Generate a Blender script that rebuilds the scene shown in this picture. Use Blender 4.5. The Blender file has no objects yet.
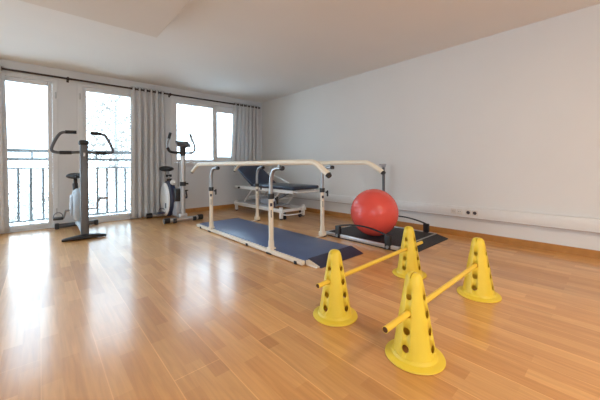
import bpy, bmesh, math, random
from mathutils import Vector, Matrix

C = bpy.context.scene.collection
PI = math.pi
random.seed(7)

# ------------------------------------------------------------------ materials
def mat(name, col, rough=0.5, metal=0.0, var=0.06, scale=18.0, bump=0.0, bscale=60.0, spec=0.5, coat=0.0, sheen=0.0):
    m = bpy.data.materials.new(name); m.use_nodes = True
    nt = m.node_tree; N = nt.nodes; L = nt.links
    b = N['Principled BSDF']
    tc = N.new('ShaderNodeTexCoord')
    nz = N.new('ShaderNodeTexNoise'); nz.inputs['Scale'].default_value = scale; nz.inputs['Detail'].default_value = 3
    L.new(tc.outputs['Object'], nz.inputs['Vector'])
    rp = N.new('ShaderNodeValToRGB')
    lo = [max(0, c * (1 - var)) for c in col]; hi = [min(1, c * (1 + var)) for c in col]
    rp.color_ramp.elements[0].position = .3; rp.color_ramp.elements[1].position = .7
    rp.color_ramp.elements[0].color = (*lo, 1); rp.color_ramp.elements[1].color = (*hi, 1)
    L.new(nz.outputs['Fac'], rp.inputs['Fac']); L.new(rp.outputs['Color'], b.inputs['Base Color'])
    b.inputs['Roughness'].default_value = rough; b.inputs['Metallic'].default_value = metal
    b.inputs['Specular IOR Level'].default_value = spec; b.inputs['Coat Weight'].default_value = coat
    b.inputs['Sheen Weight'].default_value = sheen
    if bump:
        n2 = N.new('ShaderNodeTexNoise'); n2.inputs['Scale'].default_value = bscale
        bp = N.new('ShaderNodeBump'); bp.inputs['Strength'].default_value = bump; bp.inputs['Distance'].default_value = .004
        L.new(tc.outputs['Object'], n2.inputs['Vector']); L.new(n2.outputs['Fac'], bp.inputs['Height'])
        L.new(bp.outputs['Normal'], b.inputs['Normal'])
    return m

def floor_mat():
    m = bpy.data.materials.new('oak_parquet'); m.use_nodes = True
    nt = m.node_tree; N = nt.nodes; L = nt.links; b = N['Principled BSDF']
    tc = N.new('ShaderNodeTexCoord')
    sep = N.new('ShaderNodeSeparateXYZ'); L.new(tc.outputs['Object'], sep.inputs[0])
    cmb = N.new('ShaderNodeCombineXYZ'); L.new(sep.outputs['Y'], cmb.inputs['X']); L.new(sep.outputs['X'], cmb.inputs['Y'])
    def brick(w, h, c1, c2, mortar, off):
        t = N.new('ShaderNodeTexBrick'); t.offset = off; t.offset_frequency = 2; t.squash = 1.0
        t.inputs['Scale'].default_value = 1.0; t.inputs['Brick Width'].default_value = w; t.inputs['Row Height'].default_value = h
        t.inputs['Mortar Size'].default_value = mortar; t.inputs['Mortar Smooth'].default_value = .1; t.inputs['Bias'].default_value = 0
        t.inputs['Color1'].default_value = (*c1, 1); t.inputs['Color2'].default_value = (*c2, 1)
        t.inputs['Mortar'].default_value = (.20, .095, .035, 1)
        L.new(cmb.outputs[0], t.inputs['Vector']); return t
    strip = brick(.46, .072, FLOOR_A, FLOOR_B, .0, .37)
    board = brick(1.9, .216, (1.03, 1.03, 1.03), (.85, .83, .80), .0022, .31)
    board.inputs['Mortar'].default_value = (1.2, 1.3, 1.45, 1)
    mp = N.new('ShaderNodeMapping'); mp.inputs['Scale'].default_value = (34, 2.2, 1)
    L.new(tc.outputs['Object'], mp.inputs['Vector'])
    gn = N.new('ShaderNodeTexNoise'); gn.inputs['Scale'].default_value = 1.6; gn.inputs['Detail'].default_value = 6; gn.inputs['Distortion'].default_value = .6
    L.new(mp.outputs[0], gn.inputs['Vector'])
    gr = N.new('ShaderNodeValToRGB'); gr.color_ramp.elements[0].position = .32; gr.color_ramp.elements[1].position = .7
    gr.color_ramp.elements[0].color = (.84, .79, .72, 1); gr.color_ramp.elements[1].color = (1.05, 1.04, 1.03, 1)
    L.new(gn.outputs['Fac'], gr.inputs['Fac'])
    m1 = N.new('ShaderNodeMixRGB'); m1.blend_type = 'MULTIPLY'; m1.inputs['Fac'].default_value = 1
    L.new(strip.outputs['Color'], m1.inputs['Color1']); L.new(board.outputs['Color'], m1.inputs['Color2'])
    m2 = N.new('ShaderNodeMixRGB'); m2.blend_type = 'MULTIPLY'; m2.inputs['Fac'].default_value = .8
    L.new(m1.outputs['Color'], m2.inputs['Color1']); L.new(gr.outputs['Color'], m2.inputs['Color2'])
    L.new(m2.outputs['Color'], b.inputs['Base Color'])
    rn = N.new('ShaderNodeTexNoise'); rn.inputs['Scale'].default_value = 2.3; rn.inputs['Detail'].default_value = 3
    L.new(tc.outputs['Object'], rn.inputs['Vector'])
    mr = N.new('ShaderNodeMapRange'); mr.inputs['To Min'].default_value = FLOOR_ROUGH - .03; mr.inputs['To Max'].default_value = FLOOR_ROUGH + .05
    L.new(rn.outputs['Fac'], mr.inputs['Value']); L.new(mr.outputs[0], b.inputs['Roughness'])
    bp = N.new('ShaderNodeBump'); bp.inputs['Strength'].default_value = .08; bp.inputs['Distance'].default_value = .002
    L.new(strip.outputs['Fac'], bp.inputs['Height']); bp.invert = True
    L.new(bp.outputs['Normal'], b.inputs['Normal'])
    b.inputs['Specular IOR Level'].default_value = .4
    b.inputs['Coat Weight'].default_value = .6; b.inputs['Coat Roughness'].default_value = .18; b.inputs['Coat IOR'].default_value = 1.55
    return m

def glass_mat():
    m = bpy.data.materials.new('window_glass'); m.use_nodes = True
    nt = m.node_tree; N = nt.nodes; L = nt.links
    for n in list(N): N.remove(n)
    out = N.new('ShaderNodeOutputMaterial'); tr = N.new('ShaderNodeBsdfTransparent'); gl = N.new('ShaderNodeBsdfGlossy')
    tr.inputs['Color'].default_value = (.97, .985, .98, 1); gl.inputs['Roughness'].default_value = .02
    mx = N.new('ShaderNodeMixShader'); fr = N.new('ShaderNodeFresnel'); fr.inputs['IOR'].default_value = 1.3
    L.new(fr.outputs[0], mx.inputs['Fac']); L.new(tr.outputs[0], mx.inputs[1]); L.new(gl.outputs[0], mx.inputs[2])
    L.new(mx.outputs[0], out.inputs['Surface']); return m

def cloth_mat(name, col, trans=.35):
    m = mat(name, col, .9, 0, .07, 40, .25, 400, spec=.15)
    nt = m.node_tree; N = nt.nodes; L = nt.links
    out = N['Material Output']; b = N['Principled BSDF']
    t = N.new('ShaderNodeBsdfTranslucent'); t.inputs['Color'].default_value = (*col, 1)
    mx = N.new('ShaderNodeMixShader'); mx.inputs['Fac'].default_value = trans
    L.new(b.outputs[0], mx.inputs[1]); L.new(t.outputs[0], mx.inputs[2]); L.new(mx.outputs[0], out.inputs['Surface'])
    return m

def shell_mat(name, col, rough, trans):
    m = mat(name, col, rough, var=.03, scale=8)
    N = m.node_tree.nodes; L = m.node_tree.links
    t = N.new('ShaderNodeBsdfTranslucent'); t.inputs['Color'].default_value = (*col, 1)
    mx = N.new('ShaderNodeMixShader'); mx.inputs['Fac'].default_value = trans
    L.new(N['Principled BSDF'].outputs[0], mx.inputs[1]); L.new(t.outputs[0], mx.inputs[2]); L.new(mx.outputs[0], N['Material Output'].inputs['Surface'])
    return m

def leaf_mat(name, col):
    return cloth_mat(name, col, .5)

FLOOR_A = (.82, .46, .170); FLOOR_B = (.64, .31, .092); FLOOR_ROUGH = .36
M = dict(
    floor=floor_mat(), glass=glass_mat(),
    wall=mat('wall_paint', (.75, .742, .718), .85, var=.012, scale=1.5, bump=.05, bscale=120, spec=.2),
    back=mat('backlit_wall_paint', (.71, .72, .73), .85, var=.012, scale=1.5, bump=.05, bscale=120, spec=.2),  # wall paint greyed and cooled: its backlit shade is put into the colour
    ceil=mat('ceiling_paint', (.82, .82, .81), .9, var=.012, scale=1.2, spec=.2),
    soffit=mat('ceiling_paint_shaded', (.745, .72, .685), .9, var=.012, scale=1.2, spec=.2),  # ceiling paint darkened, putting the soffit's shade into the colour
    base=mat('oak_baseboard', (.46, .205, .05), .4, var=.12, scale=9),
    trim=mat('white_trim_paint', (.76, .752, .73), .45, var=.015),
    frame=mat('door_frame_paint', (.73, .74, .745), .4, var=.015),
    hinge=mat('hinge_steel', (.5, .5, .5), .4, .8),
    curtain=cloth_mat('curtain_cloth', (.70, .705, .71), .14),
    rod=mat('dark_curtain_rod', (.035, .018, .016), .35),
    yellow=shell_mat('yellow_plastic', (.95, .71, .06), .42, .14),
    yellowpole=mat('yellow_pole_plastic', (.90, .60, .06), .35, var=.03, scale=8),
    inside=mat('pole_inside', (.10, .035, .012), .8),
    # moulded polyethylene: lets some light through
    red=mat('red_rubber', (.84, .10, .075), .27, var=.05, scale=4),
    black=mat('black_plastic', (.018, .018, .02), .45, var=.2),
    rubber=mat('black_rubber', (.022, .022, .024), .75, var=.2),
    belt=mat('black_belt', (.018, .018, .021), .6, var=.15, bump=.3, bscale=300),
    silver=mat('brushed_silver', (.55, .55, .55), .35, .7),
    steel=mat('grey_steel', (.36, .37, .38), .3, .8),
    darksteel=mat('dark_grey_steel', (.12, .125, .135), .4, .5),
    beige=mat('beige_enamel', (.83, .74, .60), .38, var=.02),
    rail=mat('cream_rail', (.85, .77, .62), .4, var=.02),
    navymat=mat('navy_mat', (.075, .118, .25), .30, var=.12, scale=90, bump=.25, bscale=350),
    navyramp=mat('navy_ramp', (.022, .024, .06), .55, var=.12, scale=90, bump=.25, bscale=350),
    white=mat('white_enamel', (.88, .88, .87), .35, var=.015),
    leather=mat('navy_leather', (.022, .035, .07), .34, var=.12, scale=30, bump=.1, bscale=200),
    bluegrey=mat('blue_grey_plastic', (.48, .56, .64), .35, var=.05),
    mast=mat('grey_mast', (.13, .135, .145), .4, .35, var=.05),
    navyplastic=mat('navy_plastic', (.035, .045, .10), .4, var=.1),
    greyplastic=mat('grey_plastic', (.42, .43, .47), .45, var=.05),
    sticker=mat('dark_sticker', (.05, .04, .06), .5),
    ralg=mat('grey_railing_paint', (.14, .135, .13), .5, var=.05),
    slab=mat('pale_concrete', (.72, .70, .68), .8, var=.08, scale=5),
    leafa=leaf_mat('pale_leaves', (.27, .245, .22)),
    bark=mat('grey_bark', (.30, .29, .28), .9, var=.15, scale=8),
    shadeline=mat('trunking_shade_brown', (.46, .39, .35), .6),  # shadow tone under the trunking, as a colour
    sock=mat('cream_socket', (.70, .66, .60), .4, var=.02),
)

# ------------------------------------------------------------------ geometry builder (world coordinates)
class B:
    def __init__(s): s.bm = bmesh.new()
    def box(s, lo, hi, bev=0.0, seg=2, M4=None):
        t = bmesh.new(); bmesh.ops.create_cube(t, size=1)
        c = [(a + b) / 2 for a, b in zip(lo, hi)]; d = [abs(b - a) for a, b in zip(lo, hi)]
        for v in t.verts: v.co = Vector((v.co.x * d[0], v.co.y * d[1], v.co.z * d[2]))
        if bev: bmesh.ops.bevel(t, geom=t.edges[:], offset=min(bev, min(d) * .49), segments=seg, affect='EDGES', profile=.5)
        if M4: bmesh.ops.transform(t, matrix=M4, verts=t.verts)
        bmesh.ops.translate(t, vec=c, verts=t.verts); s._add(t); return s
    def rot(s, c, size, ax, ang, bev=0.0, seg=2):
        h = [x / 2 for x in size]
        return s.box([c[i] - h[i] for i in range(3)], [c[i] + h[i] for i in range(3)], bev, seg, Matrix.Rotation(ang, 4, ax))
    def _add(s, t):
        me = bpy.data.meshes.new('tmp'); t.to_mesh(me); t.free(); s.bm.from_mesh(me); bpy.data.meshes.remove(me)
    def tube(s, pts, r, seg=12, smooth=0, caps=True, flat=1.0):
        pts = [Vector(p) for p in pts]
        rr = list(r) if isinstance(r, (list, tuple)) else [r] * len(pts)
        for _ in range(smooth):
            np_, nr = [pts[0]], [rr[0]]
            for i in range(len(pts) - 1):
                np_ += [pts[i].lerp(pts[i + 1], .25), pts[i].lerp(pts[i + 1], .75)]
                nr += [rr[i] * .75 + rr[i + 1] * .25, rr[i] * .25 + rr[i + 1] * .75]
            np_.append(pts[-1]); nr.append(rr[-1]); pts, rr = np_, nr
        bm = s.bm; rings = []
        t0 = (pts[1] - pts[0]).normalized()
        n = Vector((0, 0, 1)) if abs(t0.z) < .9 else Vector((1, 0, 0))
        n = (n - t0 * n.dot(t0)).normalized()
        for i, p in enumerate(pts):
            a = pts[max(i - 1, 0)]; b = pts[min(i + 1, len(pts) - 1)]; t = (b - a).normalized()
            n = (n - t * n.dot(t)).normalized(); bn = t.cross(n)
            rings.append([bm.verts.new(p + (n * math.cos(k * 2 * PI / seg) * flat + bn * math.sin(k * 2 * PI / seg)) * rr[i]) for k in range(seg)])
        for i in range(len(rings) - 1):
            for k in range(seg):
                bm.faces.new((rings[i][k], rings[i][(k + 1) % seg], rings[i + 1][(k + 1) % seg], rings[i + 1][k]))
        if caps:
            bm.faces.new(rings[0][::-1]); bm.faces.new(rings[-1])
        return s
    def cyl(s, a, b, r, r2=None, seg=16): return s.tube([a, b], [r, r if r2 is None else r2], seg)
    def lathe(s, prof, c=(0, 0, 0), seg=32, axis='Z', closed=False, scale=(1, 1, 1)):
        t = bmesh.new(); rings = []
        for r, z in prof:
            rings.append([t.verts.new((r * math.cos(2 * PI * k / seg), r * math.sin(2 * PI * k / seg), z)) for k in range(seg)] if r > 1e-6 else [t.verts.new((0, 0, z))])
        pairs = list(zip(rings, rings[1:])) + ([(rings[-1], rings[0])] if closed else [])
        for a, b in pairs:
            for k in range(seg):
                k2 = (k + 1) % seg
                if len(a) == 1 and len(b) == 1: continue
                if len(a) == 1: t.faces.new((a[0], b[k2], b[k]))
                elif len(b) == 1: t.faces.new((a[k], a[k2], b[0]))
                else: t.faces.new((a[k], a[k2], b[k2], b[k]))
        if axis == 'X': bmesh.ops.rotate(t, matrix=Matrix.Rotation(PI / 2, 3, 'Y'), verts=t.verts)
        if axis == 'Y': bmesh.ops.rotate(t, matrix=Matrix.Rotation(-PI / 2, 3, 'X'), verts=t.verts)
        bmesh.ops.scale(t, vec=scale, verts=t.verts)
        bmesh.ops.translate(t, vec=c, verts=t.verts)
        bmesh.ops.recalc_face_normals(t, faces=t.faces); s._add(t); return s
    def ball(s, c, r, scale=(1, 1, 1), u=24, v=16):
        t = bmesh.new(); bmesh.ops.create_uvsphere(t, u_segments=u, v_segments=v, radius=r)
        bmesh.ops.scale(t, vec=scale, verts=t.verts); bmesh.ops.translate(t, vec=c, verts=t.verts); s._add(t); return s
    def prism(s, poly, axis, a, b):
        """poly of 2-D points swept along axis from a to b (x: (y,z); y: (x,z); z: (x,y))"""
        def P(p, w): return {'x': (w, p[0], p[1]), 'y': (p[0], w, p[1]), 'z': (p[0], p[1], w)}[axis]
        A = [s.bm.verts.new(P(p, a)) for p in poly]; Bv = [s.bm.verts.new(P(p, b)) for p in poly]; n = len(poly)
        fs = [s.bm.faces.new(A), s.bm.faces.new(Bv[::-1])]
        for i in range(n): fs.append(s.bm.faces.new((A[i], Bv[i], Bv[(i + 1) % n], A[(i + 1) % n])))
        bmesh.ops.recalc_face_normals(s.bm, faces=fs); return s

def wpos(o):
    p = Vector((0, 0, 0))
    while o is not None: p += o.location; o = o.parent
    return p

def obj(name, b, m, parent=None, smooth=35, loc=None):
    """links the builder's shape as one mesh object; origin at its parent's (or loc)"""
    off = wpos(parent) if parent else Vector(loc or (0, 0, 0))
    bm = b.bm
    bmesh.ops.translate(bm, vec=-off, verts=bm.verts)
    bmesh.ops.recalc_face_normals(bm, faces=bm.faces)
    me = bpy.data.meshes.new(name); bm.to_mesh(me); bm.free()
    if smooth:
        me.polygons.foreach_set('use_smooth', [True] * len(me.polygons))
        me.set_sharp_from_angle(angle=math.radians(smooth))
    me.materials.append(m)
    o = bpy.data.objects.new(name, me); C.objects.link(o)
    if parent: o.parent = parent
    else: o.location = off
    return o

def tag(o, label, cat, group=None):
    o['label'] = label; o['category'] = cat
    if group: o['group'] = group
    return o

def thing(name, label, cat, loc, group=None):
    o = bpy.data.objects.new(name, None); o.empty_display_size = .1; C.objects.link(o); o.location = loc
    return tag(o, label, cat, group)

def struct(name, b, m, parent=None, smooth=0):
    o = obj(name, b, m, parent, smooth)
    if not parent: o['kind'] = 'structure'
    return o

def dup(root, loc, rotz, label):
    def cp(o, par):
        c = o.copy(); C.objects.link(c)
        if par: c.parent = par
        for ch in list(o.children): cp(ch, c)
        return c
    r = cp(root, None); r.location = loc; r.rotation_euler = (0, 0, rotz); r['label'] = label
    return r

# ------------------------------------------------------------------ camera
FPX, YAW, HY, CH, ROLL = 289.24, .7331, 165.87, .9354, .0077
XR, YB, ZC = 4.083, 5.9405, 2.5
cam = bpy.data.cameras.new('camera'); co = bpy.data.objects.new('camera', cam); C.objects.link(co)
cam.sensor_fit = 'HORIZONTAL'; cam.sensor_width = 36; cam.lens = FPX / 600 * 36
cam.shift_y = -(200 - HY) / 600; cam.clip_start = .02; cam.clip_end = 300
d = Vector((math.sin(YAW), math.cos(YAW), 0)); rt = Vector((math.cos(YAW), -math.sin(YAW), 0)); up = Vector((0, 0, 1))
rt2 = rt * math.cos(ROLL) - up * math.sin(ROLL); up2 = up * math.cos(ROLL) + rt * math.sin(ROLL)
Mx = Matrix((( rt2.x, up2.x, -d.x, 0), (rt2.y, up2.y, -d.y, 0), (rt2.z, up2.z, -d.z, CH), (0, 0, 0, 1)))
co.matrix_world = Mx
bpy.context.scene.camera = co

# ------------------------------------------------------------------ room shell
XL, YF = -3.6, -3.4
struct('floor', B().box((XL, YF, -.12), (XR, YB, 0)), M['floor'])
struct('ceiling', B().box((XL, YF, ZC), (XR + .25, YB + .25, ZC + .15)), M['ceil'])
struct('ceiling_soffit', B().box((XL, YF, 2.38), (.985, 3.47, ZC), .006), M['soffit'])
struct('wall_right', B().box((XR, YF, -.12), (XR + .25, YB + .25, ZC)), M['wall'])
# back wall with its openings, the last one added out of view for light (x0, x1, z0, z1)
OPEN = [(-.46, .18, 0, 2.29), (.51, 1.32, 0, 2.29), (1.97, 3.72, 1.0, 2.29), (-3.3, -.95, 0.0, 2.29)]
w = B(); xs = sorted(OPEN); x = XL - .25
for x0, x1, z0, z1 in xs:
    w.box((x, YB, -.12), (x0, YB + .25, ZC)); x = x1
    w.box((x0, YB, z1), (x1, YB + .25, ZC)); w.box((x0, YB, -.12), (x1, YB + .25, max(z0, -.001)))
w.box((x, YB, -.12), (XR, YB + .25, ZC))
struct('wall_back', w, M['back'])
# wall on the camera's other side, with a window opening added for fill light
w = B(); w.box((XL - .25, YF, -.12), (XL, -2.9, ZC)).box((XL - .25, -.9, -.12), (XL, YB, ZC)).box((XL - .25, -2.9, -.12), (XL, -.9, .9)).box((XL - .25, -2.9, 2.25), (XL, -.9, ZC))
struct('wall_left', w, M['wall'])
w = B(); w.box((XL - .25, YF - .25, -.12), (-.6, YF, ZC)).box((.6, YF - .25, -.12), (XR + .25, YF, ZC)).box((-.6, YF - .25, -.12), (.6, YF, .9)).box((-.6, YF - .25, 2.2), (.6, YF, ZC))  # window opening added behind the camera for fill light
struct('wall_front', w, M['wall'])

# baseboards
b = B().prism([(XR - .016, 0), (XR, 0), (XR, .078), (XR - .008, .078), (XR - .016, .066)], 'y', YF, YB - .016)
struct('baseboard_right', b, M['base'])
b = B().prism([(YB - .016, 0), (YB, 0), (YB, .078), (YB - .008, .078), (YB - .016, .066)], 'x', 1.36, XR)
struct('baseboard_back', b, M['base'])
b = B().prism([(YB - .014, 0), (YB, 0), (YB, .07), (YB - .014, .06)], 'x', .225, .465)
struct('baseboard_between_doors', b, M['trim'])

# ------------------------------------------------------------------ glazed doors and the window
def glazed(name, x0, x1, z0, z1, gl, hinges):
    """casing round the opening, then sashes gl = [(glass x0, x1, z0, z1)] in it"""
    y0, y1 = YB - .012, YB + .075
    c = B()
    c.box((x0 - .04, y0, max(z0 - .03, .0)), (x0 + .025, y1, z1 + .03), .004).box((x1 - .025, y0, max(z0 - .03, 0)), (x1 + .04, y1, z1 + .03), .004)
    c.box((x0 + .025, y0, z1 - .02), (x1 - .025, y1, z1 + .03), .004)
    if z0 > .1: c.box((x0 + .025, y0 - .02, z0 - .03), (x1 - .025, y1, z0 + .02), .004)
    else: c.box((x0 + .025, y0 - .005, 0), (x1 - .025, y1, .028), .003)
    root = struct(name, c, M['frame'])
    cells = []
    n = len(gl)
    for i, (a, b_, c0, c1) in enumerate(gl):
        L_ = x0 + .027 if i == 0 else (gl[i - 1][1] + a) / 2 + .002
        R_ = x1 - .027 if i == n - 1 else (b_ + gl[i + 1][0]) / 2 - .002
        zb = z0 + (.022 if z0 > .1 else .03); zt = z1 - .022
        s = B(); yy0, yy1 = YB + .002, YB + .06
        s.box((L_, yy0, zb), (a, yy1, zt), .006).box((b_, yy0, zb), (R_, yy1, zt), .006)
        s.box((a, yy0, c1), (b_, yy1, zt), .006).box((a, yy0, zb), (b_, yy1, c0), .006)
        so = obj('window_frame' if z0 > .1 else 'door_frame', s, M['frame'], root)
        obj('window_pane', B().box((a, YB + .028, c0), (b_, YB + .034, c1)), M['glass'], so, 0)
    for hx, hz in hinges:
        obj('hinge', B().cyl((hx, y0 - .006, hz), (hx, y0 - .006, hz + .1), .009), M['hinge'], root)
    return root
glazed('door_1', -.46, .18, 0, 2.29, [(-.365, .098, .088, 2.205)], [(.195, 2.02), (.195, .2)])
glazed('door_2', .51, 1.32, 0, 2.29, [(.585, 1.238, .108, 2.205)], [(.498, 2.05), (.498, .2)])
glazed('window_1', 1.97, 3.72, 1.0, 2.29, [(2.05, 2.815, 1.08, 2.205), (2.91, 3.62, 1.15, 2.135)], [])

# ------------------------------------------------------------------ curtain rods and curtains
YR = 5.865; ZR = 2.347
def curtain_rod(x0, x1, brackets, label):
    r = thing('curtain_rod', label, 'curtain rod', ((x0 + x1) / 2, YR, ZR), 'dark curtain rods above the glazing')
    obj('rod', B().cyl((x0, YR, ZR), (x1, YR, ZR), .015), M['rod'], r)
    for xx in brackets:
        obj('bracket', B().box((xx - .014, YR - .016, ZR - .03), (xx + .014, YR + .016, ZR + .024), .005).box((xx - .01, YR, ZR - .012), (xx + .01, YB, ZR + .012)).box((xx - .016, YB - .008, ZR - .045), (xx + .016, YB, ZR + .035), .003), M['rod'], r)
    for xx in (x0, x1): obj('finial', B().ball((xx, YR, ZR), .018), M['rod'], r)
curtain_rod(-.78, 1.845, (-.7, .343, ), 'long dark curtain rod running above both glazed doors')
curtain_rod(1.885, 3.975, (1.9, 3.94), 'dark curtain rod above the two-pane window')

def curtain(xa, xb, za, zb, folds, label, flare, seed, dx=0):
    """pleated sheet hanging on a rod by eyelets; flare = (left, right) spread at the hem"""
    rnd = random.Random(seed); cx = (xa + xb) / 2
    root = thing('curtain', label, 'curtain', (cx, YR, zb), 'grey eyelet curtains')
    nx, nz = folds * 16, 26; ph = [rnd.uniform(-.5, .5) for _ in range(folds + 2)]; am = [rnd.uniform(.65, 1.15) for _ in range(folds + 2)]
    b = B(); grid = []
    for j in range(nz + 1):
        t = j / nz; z = za + (zb - za) * t; row = []
        for i in range(nx + 1):
            u = i / nx; f = u * folds; k = int(min(f, folds - 1))
            x = xa - flare[0] * t + (xb - xa + (flare[0] + flare[1]) * t) * u
            a = (.030 + .012 * min(1, t * 5)) * (am[k] * (1 - (f - k)) + am[k + 1] * (f - k))
            wv = math.cos(f * 2 * PI + ph[k] * t * .8)
            x += .25 * (xb - xa) / folds * math.sin(f * 4 * PI + 1.1) * min(1, t * 3) * .5
            sag = 0
            row.append(b.bm.verts.new((x, YR + a * wv + .004 * math.sin(3 * t * PI + k), z + sag)))
        grid.append(row)
    for j in range(nz):
        for i in range(nx): b.bm.faces.new((grid[j][i], grid[j][i + 1], grid[j + 1][i + 1], grid[j + 1][i]))
    o = obj('drape', b, M['curtain'], root, 80)
    sm = o.modifiers.new('thick', 'SOLIDIFY'); sm.thickness = .004; sm.offset = 0
    for k in range(folds * 2):
        xx = xa + (xb - xa) * (k + .5) / folds / 2
        obj('eyelet', B().lathe([(.020, -.004), (.030, -.004), (.030, .004), (.020, .004)], (xx, YR, ZR), 18, 'X', True), M['rod'], root)
curtain(1.215, 1.80, 2.39, .015, 6, 'long grey curtain hanging between the second glazed door and the window', (.02, .01), 3)
curtain(3.275, 3.96, 2.39, .97, 7, 'shorter grey curtain in the room corner covering part of the window', (.08, .0), 5)
curtain(-.74, -.365, 2.39, .015, 4, 'long grey curtain at the picture edge beside the first glazed door', (.02, .03), 9)

# ------------------------------------------------------------------ outside: balcony, railing, trees
struct('ground_outside', B().box((-25, YB + .9, -3.3), (40, 45, -3.1)), M['slab'])
struct('balcony_slab', B().box((-3.4, YB + .25, -.2), (4.3, YB + .75, -.02)), M['slab'])
YG = 6.42
rl = thing('balcony_railing', 'grey metal balcony railing outside the glazed doors', 'railing', (.4, YG, -.02))
k = YG / 6.3
def zz(z): return CH + (z - CH) * k
for z, r in ((1.21, .034), (1.075, .027), (.93, .015), (.10, .015)):
    obj('horizontal_bar', B().box((-1.6, YG - r, zz(z) - r * .8), (1.75, YG + r, zz(z) + r * .8), .003), M['ralg'], rl)
for i in range(23):
    xx = -1.584 + i * .148
    obj('baluster', B().box((xx - .016, YG - .016, zz(.10)), (xx + .016, YG + .016, zz(.93))), M['ralg'], rl)
for xx in (-.9, -.09, .77, 1.5):
    obj('spacer_block', B().box((xx - .014, YG - .011, zz(1.075)), (xx + .014, YG + .011, zz(1.21))), M['ralg'], rl)
for xx in (-1.6, .30, 1.75):
    obj('railing_post', B().box((xx - .02, YG - .02, -.02), (xx + .02, YG + .02, zz(1.075)), .003), M['ralg'], rl)

def tree(x, y, zc, R, H, n, size, label, seed):
    rnd = random.Random(seed)
    root = thing('tree', label, 'tree', (x, y, -3.1), 'pale trees beyond the balcony')
    b = B().tube([(x, y, -3.1), (x + .05, y, -1), (x - .04, y, zc), (x + .03, y, zc + H * .6)], [.10, .08, .05, .015], 8, 1)
    tips = []
    for i in range(9):
        a = i * 2.4 + rnd.random(); z0 = zc - H * .5 + i * H * .13
        p1 = (x + math.cos(a) * R * .5, y + math.sin(a) * R * .5, z0 + R * .35)
        p2 = (x + math.cos(a) * R * .9, y + math.sin(a) * R * .9, z0 + R * .55)
        b.tube([(x, y, z0), p1, p2], [.03, .018, .006], 6, 1); tips += [p1, p2]
    obj('trunk', b, M['bark'], root)
    f = B(); cl = []
    for i in range(40):
        th = rnd.uniform(0, 2 * PI); ph = math.acos(rnd.uniform(-1, 1)); q = rnd.uniform(.45, 1) 
        cl.append((x + R * q * math.sin(ph) * math.cos(th), y + R * q * math.sin(ph) * math.sin(th), zc + H * .5 * q * math.cos(ph)))
    cl += tips
    for i in range(n):
        c = rnd.choice(cl); c = Vector((c[0] + rnd.gauss(0, R * .16), c[1] + rnd.gauss(0, R * .16), c[2] + rnd.gauss(0, H * .08)))
        u = Vector((rnd.gauss(0, 1), rnd.gauss(0, 1), rnd.gauss(0, 1))).normalized(); v = u.orthogonal().normalized(); s = size * rnd.uniform(.6, 1.2)
        vs = [f.bm.verts.new(c + p) for p in (-u * s, v * s * .45, u * s, -v * s * .45)]
        f.bm.faces.new(vs)
    obj('foliage', f, M['leafa'], root, 0)
tree(1.95, 11.5, 1.95, 1.15, 2.9, 2300, .07, 'pale leafy tree seen through the second glazed door', 1)
tree(-.25, 14.0, -.6, 1.2, 2.0, 900, .07, 'low pale tree seen through the first glazed door below its rail', 2)
tree(1.9, 15.5, -1.3, 1.7, 2.2, 1100, .09, 'low pale shrubby tree behind the balusters of the second glazed door', 4)
tree(4.9, 12.5, 2.9, .8, 1.6, 170, .06, 'sparse pale tree seen through the two-pane window', 6)

# ------------------------------------------------------------------ cable trunking with sockets
tk = thing('cable_trunking', 'white cable trunking with power sockets running along the long plain wall', 'trunking', (XR, 2.5, .26))
x0 = XR - .048
obj('channel', B().box((x0 + .004, YF + .02, .262), (XR, YB - .02, .392), .004), M['trim'], tk)
obj('shade_line', B().box((x0 - .002, YF + .02, .254), (XR, YB - .02, .2635), .001), M['shadeline'], tk)  # thin brown strip standing in for the shadow under the trunking
obj('cover', B().box((x0, YF + .02, .283), (x0 + .006, YB - .02, .372), .002), M['trim'], tk)
for i, yy in enumerate((1.475, 1.40, 1.30, 1.225)):
    s = obj('socket', B().box((x0 - .007, yy - .033, .295), (x0 + .002, yy + .033, .361), .004), M['sock'], tk)
    obj('socket_well', B().cyl((x0 - .0085, yy, .328), (x0 - .005, yy, .328), .021), M['sock' if i < 2 else 'sticker'], s)
    for dy in (-.009, .009): obj('socket_hole', B().cyl((x0 - .0095, yy + dy, .328), (x0 - .006, yy + dy, .328), .004, seg=8), M['black'], s)

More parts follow.
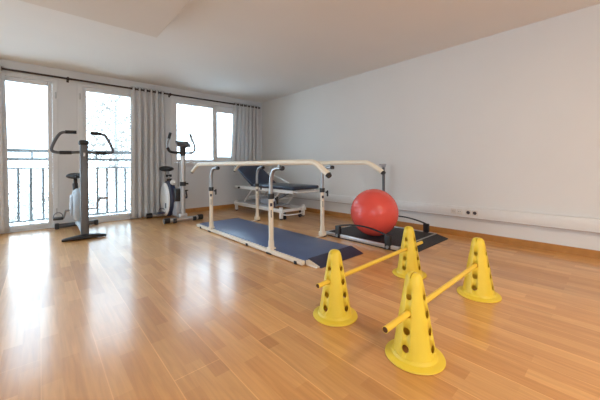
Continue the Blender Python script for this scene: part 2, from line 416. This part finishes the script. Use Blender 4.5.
# ------------------------------------------------------------------ cones and hurdle poles
def make_cone(loc, label):
    t = thing('training_cone', label, 'cone', (0, 0, 0), 'yellow perforated hurdle cones')
    H = .408
    prof = [(.100, .012), (.094, .06), (.0715, .20), (.054, .30), (.043, .365), (.038, .388), (.029, .402), (.015, .408), (0, .409)]
    inner = [(0, .405), (.014, .4045), (.026, .399), (.0345, .386), (.0395, .364), (.0505, .30), (.068, .20), (.0905, .06), (.0965, .012)]
    body = B().lathe(prof + inner, seg=48, closed=True)
    o = obj('cone_body', body, M['yellow'], t, 40)
    cut = B()
    for z in (.072, .149, .226, .303):
        for a in range(2):
            dv = Vector((math.cos(a * PI / 2), math.sin(a * PI / 2), 0)) * .2
            cut.cyl(Vector((0, 0, z)) - dv, Vector((0, 0, z)) + dv, .0172 if z < .25 else .014, seg=20)
    ho = obj('cutter', cut, M['yellow'])
    cut2 = obj('cutter', B().box((-.2, -.003, .388), (.2, .003, .43)), M['yellow'])
    for c in (ho, cut2):
        md = o.modifiers.new('holes', 'BOOLEAN'); md.operation = 'DIFFERENCE'; md.object = c; md.solver = 'EXACT'; md.use_self = True
    bpy.context.view_layer.update()
    me = bpy.data.meshes.new_from_object(o.evaluated_get(bpy.context.evaluated_depsgraph_get()))
    o.modifiers.clear(); o.data = me
    for c in (ho, cut2): bpy.data.objects.remove(c)
    obj('cone_base', B().lathe([(.095, 0), (.135, 0), (.139, .004), (.137, .009), (.123, .013), (.108, .017), (.0995, .030), (.095, .030)], seg=56, closed=True), M['yellow'], t, 40)
    t.location = loc; t.rotation_euler = (0, 0, 0.0092)
    return t
cone_a = make_cone((1.362, .684, 0), 'largest-looking yellow cone, closest to the viewer, with a pole end sticking out')
dup(cone_a, (1.371, 1.204, 0), 0.0203, 'yellow cone by the parallel bars ramp at the pole end')
dup(cone_a, (2.356, 1.224, 0), 0.0203, 'yellow cone in front of the black platform with the ball')
dup(cone_a, (2.345, 0.693, 0), 0.0092, 'yellow cone nearest the long plain wall, holding a pole tip')
def pole(a, b_, label):
    p = thing('hurdle_pole', label, 'pole', ((a[0] + b_[0]) / 2, (a[1] + b_[1]) / 2, (a[2] + b_[2]) / 2), 'yellow hurdle poles through the cones')
    A, Bb = Vector(a), Vector(b_); t = (Bb - A).normalized()
    obj('pole_tube', B().cyl(A, Bb, .0142, seg=20), M['yellowpole'], p)
    for q, s in ((A, -1), (Bb, 1)):
        e = q + t * s * .0006
        obj('end_cap', B().cyl(q - t * s * .002, e, .0122, seg=16), M['inside'], p)
pole((1.215, 1.2008, .226), (2.60, 1.2290, .226), 'yellow pole between the ramp cone and the cone before the ball')
pole((1.098, 0.6816, .2288), (2.335, 0.6929, .2240), 'yellow pole between the two cones closest to the viewer and wall')

# ------------------------------------------------------------------ exercise ball on its platform
PX0, PX1, PY0, PY1, PZ = 2.86, 3.82, 1.60, 2.68, .045
pl = thing('balance_platform', 'low black platform with two arched hand bars under the red ball', 'platform', ((PX0 + PX1) / 2, 2.1, 0))
obj('deck', B().box((PX0 + .03, PY0, .008), (PX1 - .03, PY1, PZ), .004), M['belt'], pl)
for x in (PX0, PX1 - .032):
    e = obj('side_profile', B().box((x, PY0, .012), (x + .032, PY1, PZ + .006), .004), M['silver'], pl)
    obj('lower_strip', B().box((x + .002, PY0 + .01, 0), (x + .03, PY1 - .01, .013)), M['black'], e)
for y in (PY0, PY1 - .016): obj('edge_strip', B().box((PX0 + .034, y, PZ - .004), (PX1 - .034, y + .016, PZ + .004), .001), M['silver'], pl)
obj('ramp', B().prism([(PY0, 0), (PY0, PZ - .004), (PY0 - .135, .008), (PY0 - .14, 0)], 'x', PX0 + .06, PX1), M['belt'], pl)
obj('ramp', B().prism([(PY1, 0), (PY1, PZ - .004), (PY1 + .115, .008), (PY1 + .12, 0)], 'x', PX0 + .06, PX1), M['belt'], pl)
for x, sgn in ((PX0 - .005, -1), (PX1 - .03, 1)):
    n = 18; pts = []
    for i in range(n + 1):
        t = i / n; pts.append((x + (.010 if sgn < 0 else .018), 2.475 - t * .755, .145 + .062 * math.sin(t * PI) ** .8))
    ar = obj('arched_bar', B().tube(pts, .013, 10, flat=.75), M['black'], pl)
    for y in (2.46, 1.735):
        obj('bar_foot', B().box((x - .004, y - .035, .012), (x + .04, y + .035, .156), .006).box((x - .012, y - .03, .012), (x + .0, y + .03, .055), .004), M['black'], ar)
        obj('clamp_knob', B().cyl((x - .034 if sgn < 0 else x + .03, y - .01, .036), (x - .012 if sgn < 0 else x + .052, y - .01, .036), .017), M['steel'], ar)
R = .294
bl = obj('exercise_ball', B().lathe([(0, -R)] + [(R * math.sin(a) * (1 + .003 * math.cos(a * 60)), -R * math.cos(a)) for a in [PI * i / 90 for i in range(1, 90)]] + [(0, R)], (3.152, 2.10, PZ + R + .002), 64), M['red'], None, 60, (3.152, 2.10, PZ + .0))
tag(bl, 'large red exercise ball resting on the low black platform', 'ball')

# ------------------------------------------------------------------ grey pole by the wall behind the ball
px_, py_ = 3.955, 2.463
sp = thing('steel_pole', 'slim dark grey pole standing by the wall behind the red ball', 'pole', (px_, py_, 0))
obj('shaft', B().cyl((px_, py_, .012), (px_, py_, .90), .021), M['darksteel'], sp)
obj('base_plate', B().lathe([(0, 0), (.055, 0), (.055, .009), (.024, .016), (0, .016)], (px_, py_, 0)), M['darksteel'], sp)
obj('top_clamp', B().ball((px_, py_, .925), .032, (1.1, 1.1, .8)).cyl((px_ - .05, py_ + .04, .945), (px_ + .03, py_ - .03, .945), .011), M['greyplastic'], sp)

# ------------------------------------------------------------------ parallel bars
pb = thing('parallel_bars', 'cream walking parallel bars with a navy mat between the rails', 'parallel bars', (2.3, 3.2, 0))
obj('walking_mat', B().box((1.845, 2.0, .012), (2.53, 4.40, .052), .004), M['navymat'], pb)
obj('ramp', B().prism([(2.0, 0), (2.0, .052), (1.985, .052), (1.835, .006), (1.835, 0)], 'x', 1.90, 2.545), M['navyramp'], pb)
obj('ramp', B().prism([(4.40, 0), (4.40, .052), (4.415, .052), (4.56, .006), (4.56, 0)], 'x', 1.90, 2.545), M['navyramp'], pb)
for x0_, x1_ in ((1.806, 1.845), (2.53, 2.545)):
    sb = obj('side_beam', B().box((x0_, 1.99, .008), (x1_, 4.41, .046), .003), M['beige'], pb)
    xa_, xb_ = (x0_ + .05, x1_ + .055) if x0_ < 2 else (x0_ - .085, x1_ - .05)
    for ye, yt in ((1.99, 1.85), (4.41, 4.55)) if x0_ < 2 else (): obj('ramp_side', B().prism([(ye, .004), (ye, .046), (yt, .012), (yt, .004)], 'x', xa_, xb_), M['beige'], sb)
    for y in (2.08, 2.95, 4.26) if x0_ < 2 else (): obj('beam_foot', B().box((x0_ - .008 if x0_ < 2 else x1_ - .02, y - .018, 0), (x0_ + .02 if x0_ < 2 else x1_ + .008, y + .018, .03), .003), M['rubber'], sb)
def bar_post(x, y, rx):
    out = -1 if x < 2.3 else 1
    p = obj('post', B().cyl((x, y, .10), (x, y, .60), .026, seg=20).cyl((x, y, .02), (x, y, .14), .036, .03, 20).box((x - .036, y - .04, .010), (x + .036, y + .04, .07), .008), M['beige'], pb)
    obj('foot', B().box((x + out * .012 - .03, y - .04, 0), (x + out * .012 + .03, y + .04, .018), .005), M['rubber'], p)
    if out > 0: obj('base_arm', B().box((2.545, y - .014, .002), (x - .02, y + .014, .012), .002), M['beige'], p)
    obj('collar', B().cyl((x, y, .585), (x, y, .64), .034, seg=20), M['black'], p)
    obj('support_tube', B().tube([(x, y, .63), (x, y, .70), (x, y, .79), (x + (rx - x) * .3, y - .025, .885), (x + (rx - x) * .7, y - .085, .912), (rx, y - .15, .912)], .0205, 14, 2), M['steel'], p)
    obj('clamp_lever', B().cyl((x + .03, y - .03, .585), (x + .045, y - .045, .585), .012).box((x + .036, y - .062, .53), (x + .056, y - .042, .61), .006), M['black'], p)
    obj('height_sticker', B().rot((x - .014, y - .0235, .525), (.026, .004, .034), 'Z', math.radians(-31)), M['sticker'], p)
    obj('height_marks', B().rot((x - .0135, y - .0225, .43), (.007, .004, .08), 'Z', math.radians(-31)), M['sticker'], p)
    obj('clamp_knob', B().cyl((rx, y - .15, .912), (rx, y - .182, .912), .024, seg=16), M['black'], p)
    obj('rail_bracket', B().box((rx - .010, y - .135, .90), (rx + .010, y - .105, .955), .003), M['steel'], p)
RN, RF = 1.86, 2.79
bar_post(1.838, 2.51, RN); bar_post(1.838, 3.96, RN); bar_post(2.775, 2.647, RF); bar_post(2.775, 4.19, RF)
def rail(x, y0, yb0, yb1, y1):
    z = .972
    r = obj('hand_rail', B().tube([(x, y0, z - .115), (x, yb0 - .01, z - .008), (x, yb0 + .08, z), (x, (yb0 + yb1) / 2, z), (x, yb1 - .08, z), (x, yb1 + .01, z - .008), (x, y1, z - .115)], .0262, 18, 3, flat=1.0), M['rail'], pb)
    for ye, dy in ((y0, -1), (y1, 1)):
        obj('end_cap', B().cyl((x, ye - dy * .002, z - .113), (x, ye + dy * .016, z - .131), .028, .022, 16), M['black'], r)
rail(RN, 1.70, 1.86, 4.48, 4.70)
rail(RF, 1.745, 1.93, 4.79, 4.975)

# ------------------------------------------------------------------ treatment table
tb = thing('treatment_table', 'white height-adjustable treatment table with raised navy backrest by the wall', 'table', (3.38, 4.7, 0))
XA, XB = 3.09, 3.66
obj('seat_cushion', B().box((XA - .02, 3.58, .53), (XB + .02, 4.79, .592), .026, 4), M['leather'], tb)
ang = math.radians(31); Lb = .86; cy, cz = 4.82, .535
bc = Vector(((XA + XB) / 2, cy + math.cos(ang) * Lb / 2, cz + math.sin(ang) * Lb / 2 + .02))
bk = obj('back_cushion', B().rot(bc, (XB - XA + .04, Lb, .06), 'X', ang, .026, 4), M['leather'], tb)
fr = B()
for x in (XA + .02, XB - .02):
    a = Vector((x, cy, cz - .03)); e = a + Vector((0, math.cos(ang), math.sin(ang))) * (Lb + .015)
    fr.tube([a, e], .013, 8)
fr.tube([(XA + .02, cy + math.cos(ang) * (Lb + .01), cz - .03 + math.sin(ang) * (Lb + .01)), (XB - .02, cy + math.cos(ang) * (Lb + .01), cz - .03 + math.sin(ang) * (Lb + .01))], .013, 8)
obj('back_frame', fr, M['white'], bk)
obj('gas_strut', B().cyl((XB + .035, 4.45, .60), (XB + .035, 5.15, .80), .014), M['white'], bk)
u = B()
for x in (XA + .0, XB - .05): u.box((x, 3.64, .47), (x + .05, 5.52, .527), .006)
for y in (3.68, 4.78, 5.46): u.box((XA + .05, y, .475), (XB - .05, y + .05, .522), .004)
uf = obj('upper_frame', u, M['white'], tb)
obj('frame_knob', B().cyl((XA - .03, 5.32, .495), (XA, 5.32, .495), .02), M['black'], uf)
l = B()
for x in (XA, XB - .05): l.box((x, 3.90, .12), (x + .05, 5.56, .18), .006)
for y in (3.93, 5.46): l.box((XA + .05, y, .125), (XB - .05, y + .05, .175), .004)
obj('base_frame', l, M['white'], tb)
for x in (XA + .025, XB - .025):
    for y in (3.96, 5.49):
        lg = obj('leg', B().box((x - .026, y - .026, .02), (x + .026, y + .026, .215), .005), M['white'], tb)
        obj('leg_foot', B().cyl((x, y, 0), (x, y, .025), .024), M['rubber'], lg)
for y0_, y1_ in ((4.05, 4.35), (4.95, 5.25)):
    a = B()
    for x in (XA + .08, XB - .08): a.tube([(x, y0_ + .35, .16), (x, y0_, .49)], .016, 8)
    a.cyl((XA + .08, y0_ + .17, .33), (XB - .08, y0_ + .17, .33), .014)
    obj('lift_arm', a, M['white'], tb)
obj('lift_motor', B().box((3.26, 4.5, .19), (3.46, 4.82, .33), .03, 3).cyl((3.36, 4.5, .26), (3.36, 4.15, .40), .028), M['greyplastic'], tb)
obj('hand_control', B().box((XA + .03, 4.18, .20), (XA + .07, 4.25, .29), .01).box((XA + .02, 4.2, .185), (XA + .08, 4.3, .21), .006), M['navyplastic'], tb)
obj('undershelf', B().box((XA + .05, 4.3, .182), (XB - .05, 5.5, .20), .004), M['greyplastic'], tb)
obj('control_cable', B().tube([(XA + .04, 4.2, .28), (XA - .0, 4.0, .36), (XA + .03, 3.8, .45), (XA + .02, 3.7, .48)], .006, 6, 2), M['darksteel'], tb)
obj('foot_lever', B().tube([(XA + .03, 4.0, .12), (XA + .0, 3.86, .09), (XA + .25, 3.80, .09), (XB - .1, 3.84, .1), (XB - .06, 4.0, .13)], .011, 8, 2), M['white'], tb)
for x in (XA + .08, XB - .13): obj('caster', B().cyl((x - .014, 3.93, .035), (x + .014, 3.93, .035), .035, seg=16).box((x - .016, 3.915, .04), (x + .016, 3.945, .125), .003), M['rubber'], tb)
obj('leg_end_bar', B().tube([(XA + .03, 3.6, .50), (XA + .03, 3.52, .50), (XB - .03, 3.52, .50), (XB - .03, 3.6, .50)], .011, 8, 1), M['white'], tb)

# ------------------------------------------------------------------ exercise bikes
def saddle(c, s=1.0):
    b = B(); prof = [(-.13, .035, .02), (-.10, .095, .035), (-.05, .112, .042), (.0, .09, .04), (.06, .055, .034), (.12, .036, .028), (.15, .02, .018)]
    rings = []
    for y, wd, h in prof:
        rings.append([b.bm.verts.new((c[0] + wd * s * math.cos(a), c[1] - y * s, c[2] + h * s * math.sin(a) + (.012 if y < -.05 else 0))) for a in [2 * PI * k / 16 for k in range(16)]])
    for i in range(len(rings) - 1):
        for k in range(16): b.bm.faces.new((rings[i][k], rings[i][(k + 1) % 16], rings[i + 1][(k + 1) % 16], rings[i + 1][k]))
    b.bm.faces.new(rings[0]); b.bm.faces.new(rings[-1][::-1]); return b
def pedal(parent, c, side, ang, mp, strap=True, hang=False):
    """crank from bottom bracket c plus a pedal with a strap loop; side -1 / +1"""
    cx, cy_, cz_ = c; e = Vector((cx + side * .02, cy_ + math.cos(ang) * .15, cz_ + math.sin(ang) * .15))
    k = obj('crank', B().tube([(cx - side * .1, cy_, cz_), (cx, cy_, cz_), e], [.016, .016, .013], 10), M['steel'], parent)
    q = e + Vector((side * .06, 0, 0)); dn = -1 if hang else 1
    obj('pedal', B().box((q.x - .056, q.y - .055, q.z - .017), (q.x + .056, q.y + .055, q.z + .017), .008), mp, k)
    if strap:
        obj('pedal_strap', B().tube([(q.x - .05, q.y - .02, q.z), (q.x - .05, q.y - .02, q.z + dn * .05), (q.x - .02, q.y - .02, q.z + dn * .085), (q.x + .02, q.y - .02, q.z + dn * .085), (q.x + .05, q.y - .02, q.z + dn * .05), (q.x + .05, q.y - .02, q.z)], .009, 8, 2, flat=.5), mp, k)
# --- bike by the glazed doors
ba = thing('exercise_bike', 'grey exercise bike with wide black handlebars before the glazed doors', 'exercise bike', (.44, 5.2, 0), 'upright exercise bikes')
n = 14; tp = [(.195 + .48 * i / n, 4.685 + .03 * (i / n - .5) ** 2 * -4 + .015, .004) for i in range(n + 1)]
b = B()
for i in range(n):
    pass
prof = [(.20, .006, .014), (.24, .018, .026), (.32, .030, .034), (.40, .040, .040), (.47, .040, .040), (.55, .030, .034), (.63, .018, .026), (.668, .006, .014)]
rings = []
for x, h, wd in prof:
    rings.append([b.bm.verts.new((x, 4.70 + wd * 1.6 * math.cos(a), .026 + (h * math.sin(a) if math.sin(a) > 0 else .024 * math.sin(a)))) for a in [2 * PI * k / 16 for k in range(16)]])
for i in range(len(rings) - 1):
    for k in range(16): b.bm.faces.new((rings[i][k], rings[i][(k + 1) % 16], rings[i + 1][(k + 1) % 16], rings[i + 1][k]))
b.bm.faces.new(rings[0]); b.bm.faces.new(rings[-1][::-1])
obj('front_foot', b, M['black'], ba, 50)
ms = obj('mast', B().rot((.437, 4.735, .64), (.088, .062, 1.20), 'X', math.radians(-1.5), .018, 3), M['mast'], ba)
obj('mast_badge', B().box((.425, 4.686, 1.08), (.447, 4.692, 1.13), .003), M['silver'], ms)
obj('console', B().rot((.437, 4.765, 1.262), (.11, .10, .06), 'X', math.radians(-12), .024, 4), M['black'], ba)
for s in (-1, 1):
    P = [(.44 + s * .03, 4.775, 1.14), (.44 + s * .12, 4.78, 1.132), (.44 + s * .27, 4.785, 1.125), (.44 + s * .335, 4.79, 1.15), (.44 + s * .318, 4.80, 1.22), (.44 + s * .27, 4.81, 1.335), (.44 + s * .235, 4.815, 1.385), (.44 + s * .19, 4.82, 1.398), (.44 + s * .08, 4.825, 1.402)]
    hb = obj('handlebar', B().tube(P, .018, 12, 2), M['darksteel'], ba)
    obj('hand_grip', B().tube([(.44 + s * .13, 4.78, 1.1305), (.44 + s * .25, 4.784, 1.128)], .0225, 12), M['rubber'], hb)
    obj('hand_grip', B().tube([(.44 + s * .19, 4.82, 1.3985), (.44 + s * .075, 4.825, 1.4025)], .0225, 12), M['rubber'], hb)
hs = obj('flywheel_housing', B().lathe([(0, -.075), (.12, -.075), (.20, -.06), (.235, -.03), (.24, 0), (.235, .03), (.20, .06), (.12, .075), (0, .075)], (.425, 5.23, .405), 40, 'X', scale=(1.25, .92, .98)), M['bluegrey'], ba, 50)
obj('housing_cover', B().lathe([(0, -.012), (.13, -.012), (.15, 0), (.0, .012)], (.33, 5.23, .40), 32, 'X', scale=(1, .9, 1.05)), M['greyplastic'], hs)
obj('frame_beam', B().tube([(.437, 4.75, .09), (.437, 5.2, .14), (.437, 5.76, .06)], [.04, .05, .03], 12, 2), M['bluegrey'], ba)
rf = obj('rear_foot', B().cyl((.20, 5.76, .045), (.67, 5.76, .045), .033), M['darksteel'], ba)
for x in (.165, .655): obj('foot_cap', B().box((x, 5.72, 0), (x + .055, 5.80, .085), .014, 3), M['black'], rf)
obj('seat_post', B().cyl((.40, 5.42, .55), (.40, 5.50, .77), .024).cyl((.40, 5.42, .55), (.393, 5.45, .70), .034), M['black'], ba)
obj('saddle', saddle((.40, 5.50, .808), 1.0), M['rubber'], ba, 60)
pedal(ba, (.27, 5.22, .33), -1, math.radians(-48), M['black']); pedal(ba, (.63, 5.22, .33), 1, math.radians(100), M['greyplastic'], hang=True)
# --- bike by the window
bb = thing('exercise_bike', 'silver exercise bike with white flywheel cover below the window', 'exercise bike', (1.8, 5.4, 0), 'upright exercise bikes')
ff = obj('front_foot', B().cyl((1.53, 5.0, .047), (2.12, 5.0, .047), .034, seg=20), M['silver'], bb)
for x in (1.505, 2.065): obj('foot_cap', B().cyl((x, 5.0, .047), (x + .085, 5.0, .047), .046, seg=20), M['black'], ff)
for x in (1.64, 1.97): obj('transport_wheel', B().cyl((x, 4.965, .038), (x + .05, 4.965, .038), .036, seg=18), M['black'], ff)
mb = obj('mast', B().tube([(1.82, 5.03, .08), (1.82, 5.01, 1.16)], .04, 20), M['silver'], bb)
obj('mast_foot', B().box((1.755, 4.985, .07), (1.885, 5.10, .14), .012), M['silver'], mb)
obj('height_clamp', B().cyl((1.82, 5.018, .61), (1.82, 5.018, .68), .05, seg=18).cyl((1.86, 5.0, .645), (1.90, 4.98, .645), .014), M['black'], mb)
obj('bottle_clip', B().cyl((1.862, 5.0, .54), (1.875, 4.985, .42), .012).cyl((1.85, 5.0, .53), (1.895, 4.98, .53), .01), M['black'], mb)
obj('sensor_cable', B().tube([(1.775, 5.02, 1.12), (1.752, 5.04, .95), (1.755, 5.06, .6)], .006, 6, 1), M['darksteel'], mb)
obj('upper_sleeve', B().tube([(1.82, 5.012, 1.12), (1.82, 5.01, 1.30)], [.043, .052], 16), M['black'], bb)
obj('console', B().rot((1.83, 5.03, 1.325), (.22, .15, .035), 'X', math.radians(38), .012, 3).rot((1.83, 5.0, 1.30), (.12, .09, .06), 'X', math.radians(38), .02), M['darksteel'], bb)
for s in (-1, 1):
    x = 1.82
    P = [(x + s * .03, 5.0, 1.172), (x + s * .14, 4.995, 1.172), (x + s * .185, 5.0, 1.19), (x + s * .215, 5.01, 1.25), (x + s * .205, 5.03, 1.33), (x + s * .175, 5.05, 1.42), (x + s * .15, 5.06, 1.50)]
    if s < 0: P = [(p[0] - .035 * min(1, i / 2), p[1], p[2] + (.0 if i < 3 else .005)) for i, p in enumerate(P)]
    hb = obj('handlebar', B().tube(P, .018, 12, 2), M['steel'], bb)
    if s < 0:
        obj('hand_grip', B().tube([Vector(P[5]).lerp(Vector(P[4]), .25), P[6]], .0225, 12), M['rubber'], hb)
        obj('hand_grip', B().tube([(P[0][0], P[0][1], P[0][2]), (P[1][0], P[1][1], P[1][2]), P[2], P[3]], .0215, 12, 2), M['rubber'], hb)
    else:
        obj('hand_grip', B().tube([Vector(P[5]).lerp(Vector(P[6]), .6), P[6]], .0215, 12), M['rubber'], hb)
hs = obj('flywheel_housing', B().lathe([(0, -.06), (.20, -.06), (.245, -.04), (.25, 0), (.245, .04), (.20, .06), (0, .06)], (1.725, 5.44, .37), 40, 'X', scale=(1.0, 1.12, 1.27)), M['navyplastic'], bb, 50)
obj('side_cover', B().lathe([(0, -.022), (.17, -.022), (.222, -.012), (.23, 0), (.19, .01), (0, .01)], (1.663, 5.45, .36), 40, 'X', scale=(1, 1.10, 1.27)), M['white'], hs, 50)
obj('side_cover', B().lathe([(0, .022), (.17, .022), (.222, .012), (.23, 0), (.19, -.01), (0, -.01)], (1.787, 5.45, .36), 40, 'X', scale=(1, 1.10, 1.27)), M['white'], hs, 50)
obj('cover_emblem', B().box((1.637, 5.32, .21), (1.643, 5.38, .30), .002), M['darksteel'], hs)
fg = obj('front_fairing', B().box((1.72, 5.06, .09), (1.84, 5.26, .34), .02, 3), M['greyplastic'], bb)
obj('fairing_top', B().box((1.72, 5.07, .342), (1.84, 5.25, .56), .02, 3), M['black'], fg)
obj('tension_knob', B().ball((1.74, 5.26, .665), .05, (1, 1, 1)), M['white'], bb)
obj('frame_beam', B().tube([(1.79, 5.05, .09), (1.76, 5.4, .09), (1.76, 5.76, .06)], .035, 12, 1), M['silver'], bb)
rf = obj('rear_foot', B().cyl((1.50, 5.76, .045), (2.03, 5.76, .045), .032), M['silver'], bb)
for x in (1.44, 2.0): obj('foot_cap', B().cyl((x, 5.76, .047), (x + .085, 5.76, .047), .046, seg=20), M['black'], rf)
obj('seat_post', B().cyl((1.74, 5.44, .62), (1.725, 5.50, .87), .022), M['steel'], bb)
obj('seat_clamp', B().cyl((1.69, 5.475, .775), (1.78, 5.475, .775), .022).cyl((1.70, 5.46, .70), (1.78, 5.455, .70), .026), M['black'], bb)
obj('saddle', saddle((1.725, 5.50, .90), 1.15), M['rubber'], bb, 60)
pedal(bb, (1.68, 5.38, .25), -1, math.radians(-60), M['navyplastic']); pedal(bb, (1.85, 5.38, .25), 1, math.radians(120), M['navyplastic'])

# ------------------------------------------------------------------ light: bright overcast sky, warm fill lights added out of view behind the camera
W = bpy.data.worlds.new('sky'); bpy.context.scene.world = W; W.use_nodes = True
nt = W.node_tree; bg = nt.nodes['Background']
tc = nt.nodes.new('ShaderNodeTexCoord'); sp_ = nt.nodes.new('ShaderNodeSeparateXYZ'); cr = nt.nodes.new('ShaderNodeValToRGB')
nt.links.new(tc.outputs['Generated'], sp_.inputs[0]); nt.links.new(sp_.outputs['Z'], cr.inputs['Fac']); nt.links.new(cr.outputs['Color'], bg.inputs['Color'])
cr.color_ramp.elements[0].color = (.64, .83, 1, 1); cr.color_ramp.elements[1].color = (.58, .80, 1, 1)
bg.inputs['Strength'].default_value = 5.2
def portal(x, y, z, rot, sx, sy):
    l = bpy.data.lights.new('sky_portal', 'AREA'); l.shape = 'RECTANGLE'; l.size = sx; l.size_y = sy; l.cycles.is_portal = True
    o = bpy.data.objects.new('sky_portal', l); C.objects.link(o); o.location = (x, y, z); o.rotation_euler = rot
for x0, x1, z0, z1 in OPEN: portal((x0 + x1) / 2, YB + .2, (z0 + z1) / 2, (-PI / 2, 0, 0), x1 - x0, z1 - z0)
portal(XL - .2, -1.9, 1.575, (0, -PI / 2, 0), 1.35, 2.0)
portal(0, YF - .2, 1.55, (PI / 2, 0, 0), 1.2, 1.3)
for x, y, e in ((1.2, -1.2, 24), (1.6, -2.6, 16)):  # unseen warm fill added under the rear ceiling, without fixtures
    l = bpy.data.lights.new('added_warm_fill', 'AREA'); l.shape = 'DISK'; l.size = .5; l.energy = e; l.color = (1, .80, .60)
    o = bpy.data.objects.new('added_warm_fill', l); C.objects.link(o); o.location = (x, y, 2.42)

sc = bpy.context.scene
sc.view_settings.view_transform = 'Standard'; sc.view_settings.look = 'None'; sc.view_settings.gamma = 1; sc.view_settings.exposure = 0.68
sc.view_settings.use_curve_mapping = False
sc.cycles.max_bounces = 10; sc.cycles.diffuse_bounces = 6; sc.cycles.glossy_bounces = 4; sc.cycles.transparent_max_bounces = 16
sc.cycles.use_denoising = True; sc.cycles.caustics_reflective = True; sc.cycles.blur_glossy = .3
